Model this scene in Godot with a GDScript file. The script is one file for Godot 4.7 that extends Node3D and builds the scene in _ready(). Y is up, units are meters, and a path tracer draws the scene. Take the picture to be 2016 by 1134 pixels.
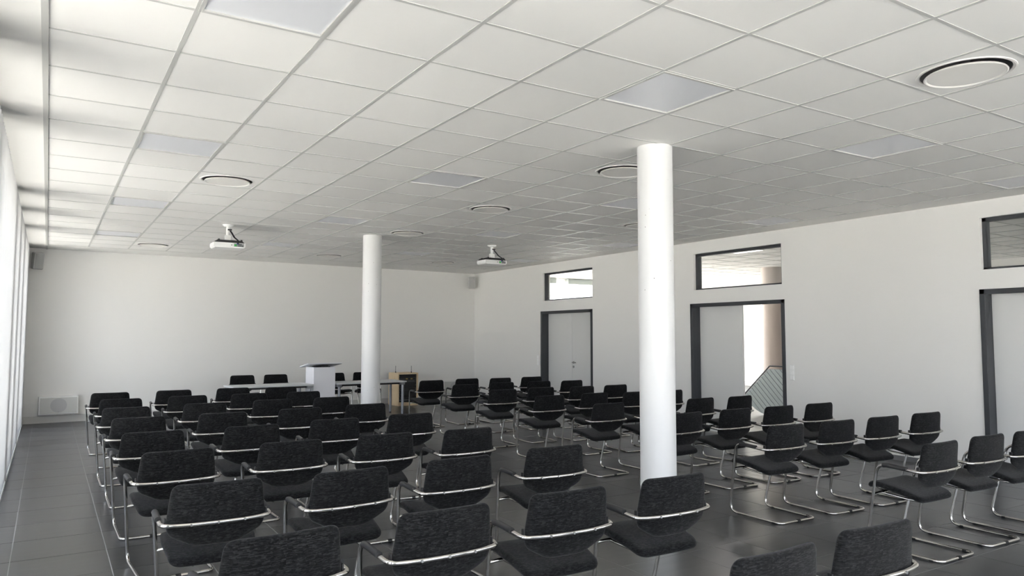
extends Node3D
# Lecture room: two blocks of black cantilever chairs, podium tables, tiled ceiling, window blinds on the left.

const EYE := 1.5555
const CEIL := 3.1466
const CELL := 0.625
const U0 := -0.102       # ceiling line u stands at x = (u + U0) * CELL
const V0 := 7.036        # ceiling line v stands at z = -(v + V0) * CELL
const XR := 9.146        # face of the wall with the doors
const XB := -0.335       # plane of the blinds
const ZREAR := 1.9

var M := {}
var used := {}
var cam: Camera3D

# ---------------------------------------------------------------- helpers
func numbered(called: String, parent: Node) -> String:
	var key := str(parent.get_instance_id()) + "/" + called
	var n: int = used.get(key, 0)
	used[key] = n + 1
	return called if n == 0 else "%s_%03d" % [called, n]

func meta(o: Node, label := "", category := "", group := "", kind := "") -> Node:
	if label: o.set_meta("label", label)
	if category: o.set_meta("category", category)
	if group: o.set_meta("group", group)
	if kind: o.set_meta("kind", kind)
	return o

func thing(called: String, label: String, category: String, at := Vector3.ZERO, turn := 0.0, group := "", kind := "") -> Node3D:
	var o := Node3D.new()
	o.name = numbered(called, self)
	add_child(o)
	o.position = at
	o.rotation.y = turn
	meta(o, label, category, group, kind)
	return o

func part(parent: Node, called: String, mesh: Mesh, mat: Material, at := Vector3.ZERO, turn := Vector3.ZERO, label := "") -> MeshInstance3D:
	var o := MeshInstance3D.new()
	o.name = numbered(called, parent)
	o.mesh = mesh
	if mat: o.material_override = mat
	o.position = at
	o.rotation = turn
	parent.add_child(o)
	if label: o.set_meta("label", label)
	return o

func structure(called: String, label: String, category := "") -> Node3D:
	var o := Node3D.new()
	o.name = called
	add_child(o)
	meta(o, label, category, "", "structure")
	return o

func new_st() -> SurfaceTool:
	var st := SurfaceTool.new()
	st.begin(Mesh.PRIMITIVE_TRIANGLES)
	return st

func tri(st: SurfaceTool, a: Vector3, b: Vector3, c: Vector3, na: Vector3, nb: Vector3, nc: Vector3) -> void:
	if (b - a).cross(c - a).dot(na + nb + nc) > 0.0:
		var t := b; b = c; c = t
		t = nb; nb = nc; nc = t
	st.set_normal(na); st.add_vertex(a)
	st.set_normal(nb); st.add_vertex(b)
	st.set_normal(nc); st.add_vertex(c)

func quad(st: SurfaceTool, a: Vector3, b: Vector3, c: Vector3, d: Vector3, n: Vector3) -> void:
	tri(st, a, b, c, n, n, n)
	tri(st, a, c, d, n, n, n)

func add_box(st: SurfaceTool, lo: Vector3, hi: Vector3) -> void:
	var p := func(i: int) -> Vector3: return Vector3(hi.x if i & 1 else lo.x, hi.y if i & 2 else lo.y, hi.z if i & 4 else lo.z)
	quad(st, p.call(0), p.call(2), p.call(6), p.call(4), Vector3.LEFT)
	quad(st, p.call(1), p.call(3), p.call(7), p.call(5), Vector3.RIGHT)
	quad(st, p.call(0), p.call(1), p.call(5), p.call(4), Vector3.DOWN)
	quad(st, p.call(2), p.call(3), p.call(7), p.call(6), Vector3.UP)
	quad(st, p.call(0), p.call(1), p.call(3), p.call(2), Vector3.FORWARD)
	quad(st, p.call(4), p.call(5), p.call(7), p.call(6), Vector3.BACK)

func box(lo: Vector3, hi: Vector3) -> ArrayMesh:
	var st := new_st()
	add_box(st, lo, hi)
	return st.commit()

# a box with rounded edges of radius c
func add_rbox(st: SurfaceTool, lo: Vector3, hi: Vector3, c: float) -> void:
	var mid := (lo + hi) * 0.5
	var h := (hi - lo) * 0.5
	c = min(c, min(h.x, min(h.y, h.z)) * 0.95)
	var inner := h - Vector3.ONE * c
	for axis in 3:
		for s in [-1.0, 1.0]:
			var a1 := (axis + 1) % 3
			var a2 := (axis + 2) % 3
			var g1 := [-h[a1], -inner[a1], inner[a1], h[a1]]
			var g2 := [-h[a2], -inner[a2], inner[a2], h[a2]]
			var pts := []
			var nrm := []
			for i in 4:
				for j in 4:
					var p := Vector3.ZERO
					p[axis] = s * h[axis]
					p[a1] = g1[i]
					p[a2] = g2[j]
					var q := Vector3(clampf(p.x, -inner.x, inner.x), clampf(p.y, -inner.y, inner.y), clampf(p.z, -inner.z, inner.z))
					var n := (p - q).normalized()
					pts.append(mid + q + n * c)
					nrm.append(n)
			for i in 3:
				for j in 3:
					var k := i * 4 + j
					tri(st, pts[k], pts[k + 1], pts[k + 5], nrm[k], nrm[k + 1], nrm[k + 5])
					tri(st, pts[k], pts[k + 5], pts[k + 4], nrm[k], nrm[k + 5], nrm[k + 4])

func rbox(lo: Vector3, hi: Vector3, c: float) -> ArrayMesh:
	var st := new_st()
	add_rbox(st, lo, hi, c)
	return st.commit()

# tube swept along points
func add_tube(st: SurfaceTool, pts: Array, r: float, sides := 8, closed := false) -> void:
	var n := pts.size()
	var tang := []
	for i in n:
		var a: Vector3 = pts[(i - 1 + n) % n] if (closed or i > 0) else pts[i]
		var b: Vector3 = pts[(i + 1) % n] if (closed or i < n - 1) else pts[i]
		tang.append((b - a).normalized())
	var up: Vector3 = Vector3.UP if absf(tang[0].y) < 0.9 else Vector3.RIGHT
	var x: Vector3 = up.cross(tang[0]).normalized()
	var rings := []
	var norms := []
	for i in n:
		var t: Vector3 = tang[i]
		x = (x - t * x.dot(t)).normalized()
		var y := t.cross(x)
		var ring := []
		var nr := []
		for k in sides:
			var a := TAU * k / sides
			var d := x * cos(a) + y * sin(a)
			nr.append(d)
			ring.append(pts[i] + d * r)
		rings.append(ring)
		norms.append(nr)
	var last := n if closed else n - 1
	for i in last:
		var j := (i + 1) % n
		var off := 0
		if closed and j == 0:   # the frame may have turned: find the best match
			var best := 1e9
			for o in sides:
				var e: float = (rings[0][o] - rings[i][0]).length()
				if e < best:
					best = e
					off = o
		for k in sides:
			var k2 := (k + 1) % sides
			var m := (k + off) % sides
			var m2 := (k2 + off) % sides
			tri(st, rings[i][k], rings[i][k2], rings[j][m2], norms[i][k], norms[i][k2], norms[j][m2])
			tri(st, rings[i][k], rings[j][m2], rings[j][m], norms[i][k], norms[j][m2], norms[j][m])
	if not closed:
		for e in [0, n - 1]:
			var nn: Vector3 = -tang[0] if e == 0 else tang[n - 1]
			for k in range(1, sides - 1):
				tri(st, rings[e][0], rings[e][k], rings[e][k + 1], nn, nn, nn)

func tube(pts: Array, r: float, sides := 8, closed := false) -> ArrayMesh:
	var st := new_st()
	add_tube(st, pts, r, sides, closed)
	return st.commit()

# polyline with rounded corners; each entry is [point, radius]
func rounded(path: Array, closed := false, steps := 5) -> Array:
	var out := []
	var n := path.size()
	for i in n:
		var p: Vector3 = path[i][0]
		var r: float = path[i][1]
		if r <= 0.0 or (not closed and (i == 0 or i == n - 1)):
			out.append(p)
			continue
		var a: Vector3 = path[(i - 1 + n) % n][0]
		var b: Vector3 = path[(i + 1) % n][0]
		var da := (a - p).normalized()
		var db := (b - p).normalized()
		var ang := da.angle_to(db)
		var t := r / tan(ang * 0.5)
		t = min(t, min((a - p).length(), (b - p).length()) * 0.49)
		var s := p + da * t
		var e := p + db * t
		for k in steps + 1:
			var f := float(k) / steps
			out.append(s.lerp(p, f).lerp(p.lerp(e, f), f))
	return out

# solid of revolution about y; profile is an array of Vector2(r, y)
func add_lathe(st: SurfaceTool, profile: Array, sides := 32, at := Vector3.ZERO) -> void:
	for i in profile.size() - 1:
		var a: Vector2 = profile[i]
		var b: Vector2 = profile[i + 1]
		var d := b - a
		if d.length() < 1e-6: continue
		var nn := Vector2(d.y, -d.x).normalized()
		for k in sides:
			var t0 := TAU * k / sides
			var t1 := TAU * (k + 1) / sides
			var c0 := Vector3(cos(t0), 0, sin(t0))
			var c1 := Vector3(cos(t1), 0, sin(t1))
			var n0 := c0 * nn.x + Vector3.UP * nn.y
			var n1 := c1 * nn.x + Vector3.UP * nn.y
			var p00 := at + c0 * a.x + Vector3.UP * a.y
			var p01 := at + c1 * a.x + Vector3.UP * a.y
			var p10 := at + c0 * b.x + Vector3.UP * b.y
			var p11 := at + c1 * b.x + Vector3.UP * b.y
			if a.x > 1e-5: tri(st, p00, p01, p11, n0, n1, n1)
			if b.x > 1e-5: tri(st, p00, p11, p10, n0, n1, n0)

func lathe(profile: Array, sides := 32) -> ArrayMesh:
	var st := new_st()
	add_lathe(st, profile, sides)
	return st.commit()

# an upholstered pad: outline (u, v), bent by map(u, v, t), t running through its thickness
func pad(outline: Array, map: Callable, thick: float) -> ArrayMesh:
	var c := Vector2.ZERO
	for p in outline: c += p
	c /= outline.size()
	var h := thick * 0.5
	var layers := [[0.0, h], [0.35, h], [0.7, h], [0.9, h * 0.97], [0.96, h * 0.8], [0.99, h * 0.45], [1.0, 0.0], [0.99, -h * 0.45], [0.96, -h * 0.8], [0.9, -h * 0.97], [0.7, -h], [0.35, -h], [0.0, -h]]
	var rings := []
	for l in layers:
		var ring := []
		for p in outline:
			var q: Vector2 = c + (p - c) * l[0]
			ring.append(map.call(q.x, q.y, l[1]))
		rings.append(ring)
	var st := new_st()
	var n := outline.size()
	for i in rings.size() - 1:
		for k in n:
			var k2 := (k + 1) % n
			var pm: Vector2 = c + ((outline[k] + outline[k2]) * 0.5 - c) * minf(layers[i][0], layers[i + 1][0]) * 0.93
			var mid: Vector3 = map.call(pm.x, pm.y, 0.0)
			for t in [[rings[i][k], rings[i][k2], rings[i + 1][k2]], [rings[i][k], rings[i + 1][k2], rings[i + 1][k]]]:
				var cr: Vector3 = (t[1] - t[0]).cross(t[2] - t[0])
				if cr.length() < 1e-12: continue
				var flip: bool = cr.dot((t[0] + t[1] + t[2]) / 3.0 - mid) > 0.0
				st.set_smooth_group(0)
				st.add_vertex(t[0])
				st.add_vertex(t[2] if flip else t[1])
				st.add_vertex(t[1] if flip else t[2])
	st.generate_normals()
	return st.commit()

# corner-rounded polygon in the plane; entries [Vector2, radius]
func round_poly(path: Array, steps := 6) -> Array:
	var v3 := []
	for e in path: v3.append([Vector3(e[0].x, e[0].y, 0), e[1]])
	var out := []
	for p in rounded(v3, true, steps): out.append(Vector2(p.x, p.y))
	# add points along long edges
	var fine := []
	for i in out.size():
		var a: Vector2 = out[i]
		var b: Vector2 = out[(i + 1) % out.size()]
		var k := maxi(1, int(ceil(a.distance_to(b) / 0.05)))
		for j in k: fine.append(a.lerp(b, float(j) / k))
	return fine

# flat polygon extruded along an axis frame: o + ex * x + ey * y, thickness along ez
func prism(poly: PackedVector2Array, o: Vector3, ex: Vector3, ey: Vector3, ez: Vector3) -> ArrayMesh:
	var st := new_st()
	var idx := Geometry2D.triangulate_polygon(poly)
	var n := ez.normalized()
	for s in 2:
		var off := ez * float(s)
		for i in range(0, idx.size(), 3):
			var p := []
			for k in 3: p.append(o + off + ex * poly[idx[i + k]].x + ey * poly[idx[i + k]].y)
			var nn := n if s == 1 else -n
			tri(st, p[0], p[1], p[2], nn, nn, nn)
	var cen := Vector2.ZERO
	for p in poly: cen += p
	cen /= poly.size()
	for i in poly.size():
		var a := poly[i]
		var b := poly[(i + 1) % poly.size()]
		var e := b - a
		var o2 := Vector2(e.y, -e.x).normalized()
		if o2.dot((a + b) * 0.5 - cen) < 0: o2 = -o2
		var nn := (ex * o2.x + ey * o2.y).normalized()
		var pa := o + ex * a.x + ey * a.y
		var pb := o + ex * b.x + ey * b.y
		quad(st, pa, pb, pb + ez, pa + ez, nn)
	return st.commit()

# ---------------------------------------------------------------- materials
func mat(c: Color, rough := 0.6, metal := 0.0) -> StandardMaterial3D:
	var m := StandardMaterial3D.new()
	m.albedo_color = c
	m.roughness = rough
	m.metallic = metal
	return m

func g(v: float) -> Color: return Color(v, v, v)

func noise_image(size: int, sx: float, sy: float, lo: Color, hi: Color, seed_: int, gain := 0.5, grain := 0.0) -> ImageTexture:
	var n := FastNoiseLite.new()
	n.seed = seed_
	n.noise_type = FastNoiseLite.TYPE_SIMPLEX_SMOOTH
	n.frequency = 1.0
	n.fractal_octaves = 4
	n.fractal_gain = gain
	var rng := RandomNumberGenerator.new()
	rng.seed = seed_
	var im := Image.create(size, size, false, Image.FORMAT_RGB8)
	for y in size:
		var fy := float(y) / size
		for x in size:
			var fx := float(x) / size
			# blended so that the texture repeats without a seam
			var a := n.get_noise_2d(fx * sx, fy * sy)
			var b := n.get_noise_2d((fx - 1.0) * sx, fy * sy)
			var c := n.get_noise_2d(fx * sx, (fy - 1.0) * sy)
			var d := n.get_noise_2d((fx - 1.0) * sx, (fy - 1.0) * sy)
			var v: float = lerpf(lerpf(a, b, fx), lerpf(c, d, fx), fy)
			v = clampf(0.5 + v * 0.9 + (rng.randf() - 0.5) * grain, 0.0, 1.0)
			im.set_pixel(x, y, lo.lerp(hi, v))
	im.generate_mipmaps()
	return ImageTexture.create_from_image(im)

# woven cloth: short light and dark threads
func weave_image(size: int, lo: Color, hi: Color, seed_: int) -> ImageTexture:
	var rng := RandomNumberGenerator.new()
	rng.seed = seed_
	var im := Image.create(size, size, false, Image.FORMAT_RGB8)
	for y in size:
		var x := 0
		while x < size:
			var run := rng.randi_range(2, 9)
			var v := pow(rng.randf(), 1.6)
			for k in run:
				if x + k < size:
					im.set_pixel(x + k, y, lo.lerp(hi, clampf(v + rng.randf_range(-0.12, 0.12), 0.0, 1.0)))
			x += run
	return ImageTexture.create_from_image(im)

func triplanar(m: StandardMaterial3D, scale: float, world := false) -> StandardMaterial3D:
	m.uv1_triplanar = true
	m.uv1_world_triplanar = world
	m.uv1_scale = Vector3.ONE * scale
	return m

func make_materials() -> void:
	M.wall = mat(Color(0.915, 0.91, 0.895), 0.75)
	M.ceiling_board = mat(Color(0.90, 0.895, 0.88), 0.8)
	M.runner = mat(Color(0.74, 0.74, 0.725), 0.42)
	for i in 3:
		M["tile%d" % i] = mat(Color(0.905, 0.90, 0.885) * [1.0, 0.985, 0.97][i], 0.8)
		M["tile%d" % i].albedo_color.a = 1.0
	var ft := noise_image(512, 4.0, 22.0, Color(0.215, 0.215, 0.22), Color(0.275, 0.275, 0.278), 11, 0.5, 0.03)
	for i in 3:
		var m := mat(g([1.0, 0.95, 0.9][i]), 0.3)
		m.albedo_texture = ft
		m.metallic_specular = 0.7
		triplanar(m, 0.55, true)
		m.uv1_offset = Vector3(0.31, 0.17, 0.53) * i
		M["floor%d" % i] = m
	M.grout = mat(g(0.66), 0.85)
	M.chrome = mat(Color(0.80, 0.79, 0.77), 0.13, 1.0)
	M.fabric = mat(Color.WHITE, 0.92)
	M.fabric.albedo_texture = weave_image(256, Color(0.055, 0.055, 0.056), Color(0.20, 0.20, 0.202), 5)
	triplanar(M.fabric, 1.5)
	M.fabric.rim_enabled = true
	M.fabric.rim = 0.22
	M.fabric.rim_tint = 0.6
	M.fabric.metallic_specular = 0.12
	M.black_plastic = mat(Color(0.085, 0.085, 0.09), 0.42)
	M.pad_plastic = mat(Color(0.16, 0.16, 0.165), 0.5)
	M.column = mat(Color(0.86, 0.86, 0.855), 0.5)
	M.speck = mat(Color(0.45, 0.44, 0.42), 0.8)
	M.frame_dark = mat(Color(0.215, 0.225, 0.24), 0.45)
	M.door = mat(Color(0.86, 0.86, 0.85), 0.4)
	M.steel = mat(Color(0.66, 0.66, 0.65), 0.3, 1.0)
	M.white_plastic = mat(Color(0.92, 0.92, 0.91), 0.45)
	M.grey_plastic = mat(Color(0.62, 0.62, 0.62), 0.55)
	M.grille = mat(Color(0.79, 0.79, 0.775), 0.6)
	M.baseboard = mat(Color(0.80, 0.795, 0.78), 0.5)
	M.plinth = mat(Color(0.45, 0.45, 0.45), 0.5)
	M.lamp_panel = mat(Color(0.86, 0.865, 0.88), 0.3)
	M.diffuser = mat(Color(0.90, 0.89, 0.87), 0.5)
	M.duct = mat(Color(0.60, 0.60, 0.60), 0.5, 0.6)
	M.slat = mat(Color(0.82, 0.82, 0.82), 0.85)
	M.slat.backlight_enabled = true
	M.slat.backlight = Color(0.34, 0.34, 0.335)
	M.shade_box = mat(Color(0.50, 0.53, 0.52), 0.6)
	M.sheer = mat(Color(0.86, 0.86, 0.84), 0.9)
	M.sheer.backlight_enabled = true
	M.sheer.backlight = Color(0.30, 0.30, 0.29)
	M.bead = mat(Color(0.82, 0.82, 0.80), 0.4)
	M.glass = mat(Color(0.93, 0.97, 0.96, 0.06), 0.02)
	M.glass.transparency = BaseMaterial3D.TRANSPARENCY_ALPHA
	M.table_top = mat(Color(0.80, 0.81, 0.815), 0.38)
	M.table_edge = mat(Color(0.74, 0.75, 0.76), 0.45)
	M.table_leg = mat(Color(0.58, 0.59, 0.61), 0.35, 0.6)
	M.lectern = mat(Color(0.90, 0.90, 0.915), 0.45)
	M.birch = mat(Color.WHITE, 0.5)
	M.birch.albedo_texture = noise_image(256, 30.0, 2.5, Color(0.87, 0.77, 0.62), Color(0.93, 0.85, 0.71), 21, 0.5, 0.05)
	triplanar(M.birch, 1.6)
	M.rack_black = mat(Color(0.06, 0.062, 0.07), 0.4)
	M.rack_panel = mat(Color(0.11, 0.115, 0.13), 0.42)
	M.amber = mat(Color(0.72, 0.62, 0.38), 0.4)
	M.green = mat(Color(0.25, 0.72, 0.33), 0.45)
	M.blue = mat(Color(0.16, 0.32, 0.66), 0.45)
	M.outside_ground = mat(Color(0.74, 0.735, 0.715), 0.9)
	M.outer_wall = mat(Color(0.82, 0.82, 0.80), 0.8)
	M.foyer_board = mat(Color(0.60, 0.64, 0.645), 0.55)
	M.foyer_column = mat(Color(0.80, 0.75, 0.72), 0.6)
	M.lit = mat(Color(1, 1, 1), 0.5)
	M.lit.emission_enabled = true
	M.lit.emission = Color(1.0, 0.97, 0.96)
	M.lit.emission_energy_multiplier = 2.2

# ---------------------------------------------------------------- structure
func cell_x(u: float) -> float: return (u + U0) * CELL
func cell_z(v: float) -> float: return -(v + V0) * CELL

func screen_size(p: Vector3, n: Vector3) -> float:
	# how large a small piece at p facing n shows in the picture; 0 outside the frame
	var q := cam.transform.affine_inverse() * p
	if q.z > -0.4: return 0.0
	var f := 1446.48
	var x := f * q.x / -q.z
	var y := f * q.y / -q.z
	if absf(x) > 1080 or absf(y) > 640: return 0.0
	var d := cam.position - p
	return absf(d.normalized().dot(n)) / d.length_squared()

func build_floor() -> void:
	var root := structure("floor", "dark grey stone tile floor with thin light joints", "floor")
	part(root, "screed", box(Vector3(-0.62, -0.30, -17.0), Vector3(XR + 0.2, -0.0015, ZREAR + 0.2)), M.grout)
	var xs := [-0.62, -0.165, 0.42, 1.008, 1.596, 2.184, 2.772, 3.36, 3.94, 4.245, 4.52, 5.093, 5.664, 6.237, 6.81, 7.383, 7.956, 8.53, XR + 0.02]
	var tiles := []
	for i in xs.size() - 1:
		for k in range(-10, 25):
			var z1: float = -2.76 - 0.578 * k
			var z0: float = z1 - 0.578
			if z0 > ZREAR or z1 < -16.5: continue
			var lo := Vector2(xs[i], maxf(z0, -16.6))
			var hi := Vector2(xs[i + 1], minf(z1, ZREAR + 0.1))
			var mid := Vector3((lo.x + hi.x) * 0.5, 0, (lo.y + hi.y) * 0.5)
			tiles.append([screen_size(mid, Vector3.UP), lo, hi, (i * 7 + k * 5 + (i * k) % 3 + 100) % 3])
	tiles.sort_custom(func(a, b): return a[0] > b[0])
	var meshes := {}
	var rest := new_st()
	for n in tiles.size():
		var t: Array = tiles[n]
		var size: Vector2 = t[2] - t[1] - Vector2.ONE * 0.006
		var c: Vector2 = (t[1] + t[2]) * 0.5
		if n < 300 and t[0] > 0.0:
			var key := "%.3f %.3f" % [size.x, size.y]
			if not meshes.has(key): meshes[key] = box(Vector3(-size.x / 2, -0.012, -size.y / 2), Vector3(size.x / 2, 0.0, size.y / 2))
			part(root, "floor_tile", meshes[key], M["floor%d" % t[3]], Vector3(c.x, 0, c.y))
		else:
			add_box(rest, Vector3(c.x - size.x / 2, -0.012, c.y - size.y / 2), Vector3(c.x + size.x / 2, 0, c.y + size.y / 2))
	meta(part(root, "far_floor_tiles", rest.commit(), M.floor1), "", "", "", "stuff")

func build_ceiling() -> void:
	var root := structure("ceiling", "white suspended tile ceiling on a metal grid", "ceiling")
	var top := CEIL + 0.004
	# the slab that closes the room above the tiles
	part(root, "slab", box(Vector3(-0.75, CEIL + 0.22, -17.2), Vector3(XR + 0.2, CEIL + 0.45, ZREAR + 0.3)), M.outer_wall)
	# plain board strips along the walls
	var b: Material = M.ceiling_board
	part(root, "border_board", box(Vector3(-0.62, CEIL - 0.002, -16.6), Vector3(cell_x(0), CEIL + 0.03, ZREAR)), b)
	part(root, "border_board", box(Vector3(cell_x(14), CEIL - 0.002, -16.6), Vector3(XR + 0.02, CEIL + 0.03, ZREAR)), b)
	part(root, "border_board", box(Vector3(cell_x(0), CEIL - 0.002, -16.6), Vector3(cell_x(14), CEIL + 0.03, cell_z(17))), b)
	part(root, "edge_trim", box(Vector3(cell_x(0) - 0.02, CEIL - 0.012, -16.3), Vector3(cell_x(0) + 0.012, CEIL - 0.0015, ZREAR)), M.runner)
	# runners: the main ones run towards the far wall
	for u in range(1, 15):
		part(root, "main_runner", box(Vector3(cell_x(u) - 0.012, CEIL - 0.004, cell_z(17)), Vector3(cell_x(u) + 0.012, CEIL + 0.02, ZREAR)), M.runner)
	for v in range(-11, 18):
		var z := cell_z(v)
		part(root, "cross_runner", box(Vector3(cell_x(0), CEIL - 0.003, z - 0.010), Vector3(cell_x(14), CEIL + 0.018, z + 0.010)), M.runner)
	# tiles
	var special := {}
	for u in [1, 5, 9, 13]:
		for v in [-7, -2, 3, 8, 13]: special[Vector2i(u, v)] = "lamp"
	for q in diffuser_cells(): special[q] = "air"
	var list := []
	for u in 14:
		for v in range(-12, 17):
			if special.has(Vector2i(u, v)): continue
			var lo := Vector2(cell_x(u), cell_z(v + 1))
			var hi := Vector2(cell_x(u + 1), minf(cell_z(v), ZREAR))
			if lo.y > ZREAR - 0.05: continue
			var c := Vector3((lo.x + hi.x) / 2, CEIL, (lo.y + hi.y) / 2)
			list.append([screen_size(c, Vector3.UP), lo, hi, (u * 5 + v * 3 + (u * v) % 4 + 60) % 3])
	list.sort_custom(func(a, b2): return a[0] > b2[0])
	var rest := new_st()
	var mesh := box(Vector3(-CELL / 2 + 0.006, 0, -CELL / 2 + 0.006), Vector3(CELL / 2 - 0.006, 0.02, CELL / 2 - 0.006))
	for n in list.size():
		var t: Array = list[n]
		var c: Vector2 = (t[1] + t[2]) / 2
		if n < 300 and t[0] > 0.0 and absf(t[2].y - t[1].y - CELL) < 0.01:
			part(root, "ceiling_tile", mesh, M["tile%d" % t[3]], Vector3(c.x, CEIL, c.y))
		else:
			add_box(rest, Vector3(t[1].x + 0.006, CEIL, t[1].y + 0.006), Vector3(t[2].x - 0.006, CEIL + 0.02, t[2].y - 0.006))
	meta(part(root, "far_ceiling_tiles", rest.commit(), M.tile1), "", "", "", "stuff")

func diffuser_cells() -> Array:
	return [Vector2i(2, -5), Vector2i(2, 5), Vector2i(2, 15), Vector2i(7, -4), Vector2i(7, 1), Vector2i(7, 5), Vector2i(7, 9), Vector2i(7, 15), Vector2i(11, -5), Vector2i(11, 5), Vector2i(11, 15)]

const ORD := ["first", "second", "third", "fourth", "fifth", "sixth", "seventh", "eighth", "ninth"]

func build_lamps() -> void:
	var lines := ["line beside the blinds", "second line from the blinds", "second line from the doors", "line beside the doors"]
	var rows := {13: "first", 8: "second", 3: "third", -2: "fourth"}
	var fr := new_st()
	var h := CELL / 2 - 0.004
	for s in [[-h, -h, h, -h + 0.02], [-h, h - 0.02, h, h], [-h, -h + 0.02, -h + 0.02, h - 0.02], [h - 0.02, -h + 0.02, h, h - 0.02]]:
		add_box(fr, Vector3(s[0], -0.008, s[1]), Vector3(s[2], 0.03, s[3]))
	var frame := fr.commit()
	var sheet := box(Vector3(-h + 0.02, 0.002, -h + 0.02), Vector3(h - 0.02, 0.012, h - 0.02))
	var i := 0
	for u in [1, 5, 9, 13]:
		for v in rows:
			var t := thing("ceiling_light_panel", "unlit square light panel in the ceiling, %s, %s from the far wall" % [lines[i], rows[v]], "light panel", Vector3(cell_x(u + 0.5), CEIL, cell_z(v + 0.5)), 0.0, "unlit square ceiling light panels")
			part(t, "frame", frame, M.runner)
			part(t, "diffuser_sheet", sheet, M.lamp_panel)
		i += 1

func build_diffusers() -> void:
	var sq := new_st()
	var h := CELL / 2 - 0.006
	var r := 0.258
	var n := 48
	for k in n:
		var a0 := TAU * k / n
		var a1 := TAU * (k + 1) / n
		var c0 := Vector3(cos(a0), 0, sin(a0))
		var c1 := Vector3(cos(a1), 0, sin(a1))
		var e0: Vector3 = c0 * (h / maxf(absf(c0.x), absf(c0.z)))
		var e1: Vector3 = c1 * (h / maxf(absf(c1.x), absf(c1.z)))
		quad(sq, c0 * r, c1 * r, e1, e0, Vector3.DOWN)
	var plate := sq.commit()
	var flange := lathe([Vector2(0.264, 0.0), Vector2(0.263, -0.004), Vector2(0.254, -0.006), Vector2(0.243, -0.003), Vector2(0.240, 0.0015)], 48)
	var cup := lathe([Vector2(0.258, 0.001), Vector2(0.240, 0.0015), Vector2(0.238, 0.19), Vector2(0.0, 0.19)], 40)
	var disc := lathe([Vector2(0.0, -0.014), Vector2(0.203, -0.015), Vector2(0.214, -0.021), Vector2(0.221, -0.018), Vector2(0.215, -0.010), Vector2(0.0, -0.008)], 48)
	var post := lathe([Vector2(0.03, -0.006), Vector2(0.03, 0.19)], 12)
	var count := {2: 0, 7: 0, 11: 0}
	for q in [Vector2i(2, 15), Vector2i(2, 5), Vector2i(7, 15), Vector2i(7, 9), Vector2i(7, 5), Vector2i(7, 1), Vector2i(7, -4), Vector2i(11, 15), Vector2i(11, 5)]:
		var line: String = {2: "in the line near the blinds", 7: "in the line over the middle aisle", 11: "in the line near the doors"}[q.x]
		var t := thing("ceiling_air_diffuser", "round white air diffuser %s, %s from the far wall" % [line, ORD[count[q.x]]], "air diffuser", Vector3(cell_x(q.x + 0.5), CEIL, cell_z(q.y + 0.5)), 0.0, "round ceiling air diffusers")
		count[q.x] += 1
		part(t, "square_plate", plate, M.tile0)
		part(t, "flange", flange, M.diffuser)
		part(t, "duct", cup, M.duct)
		part(t, "disc", disc, M.diffuser)
		part(t, "post", post, M.duct)

var back_a := Vector3(-0.75, 0, -15.70)
var back_b := Vector3(9.146, 0, -16.28)

func back_z(x: float) -> float: return lerpf(back_a.z, back_b.z, (x - back_a.x) / (back_b.x - back_a.x))
func back_turn() -> float: return atan2(-(back_b.z - back_a.z), back_b.x - back_a.x)

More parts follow.
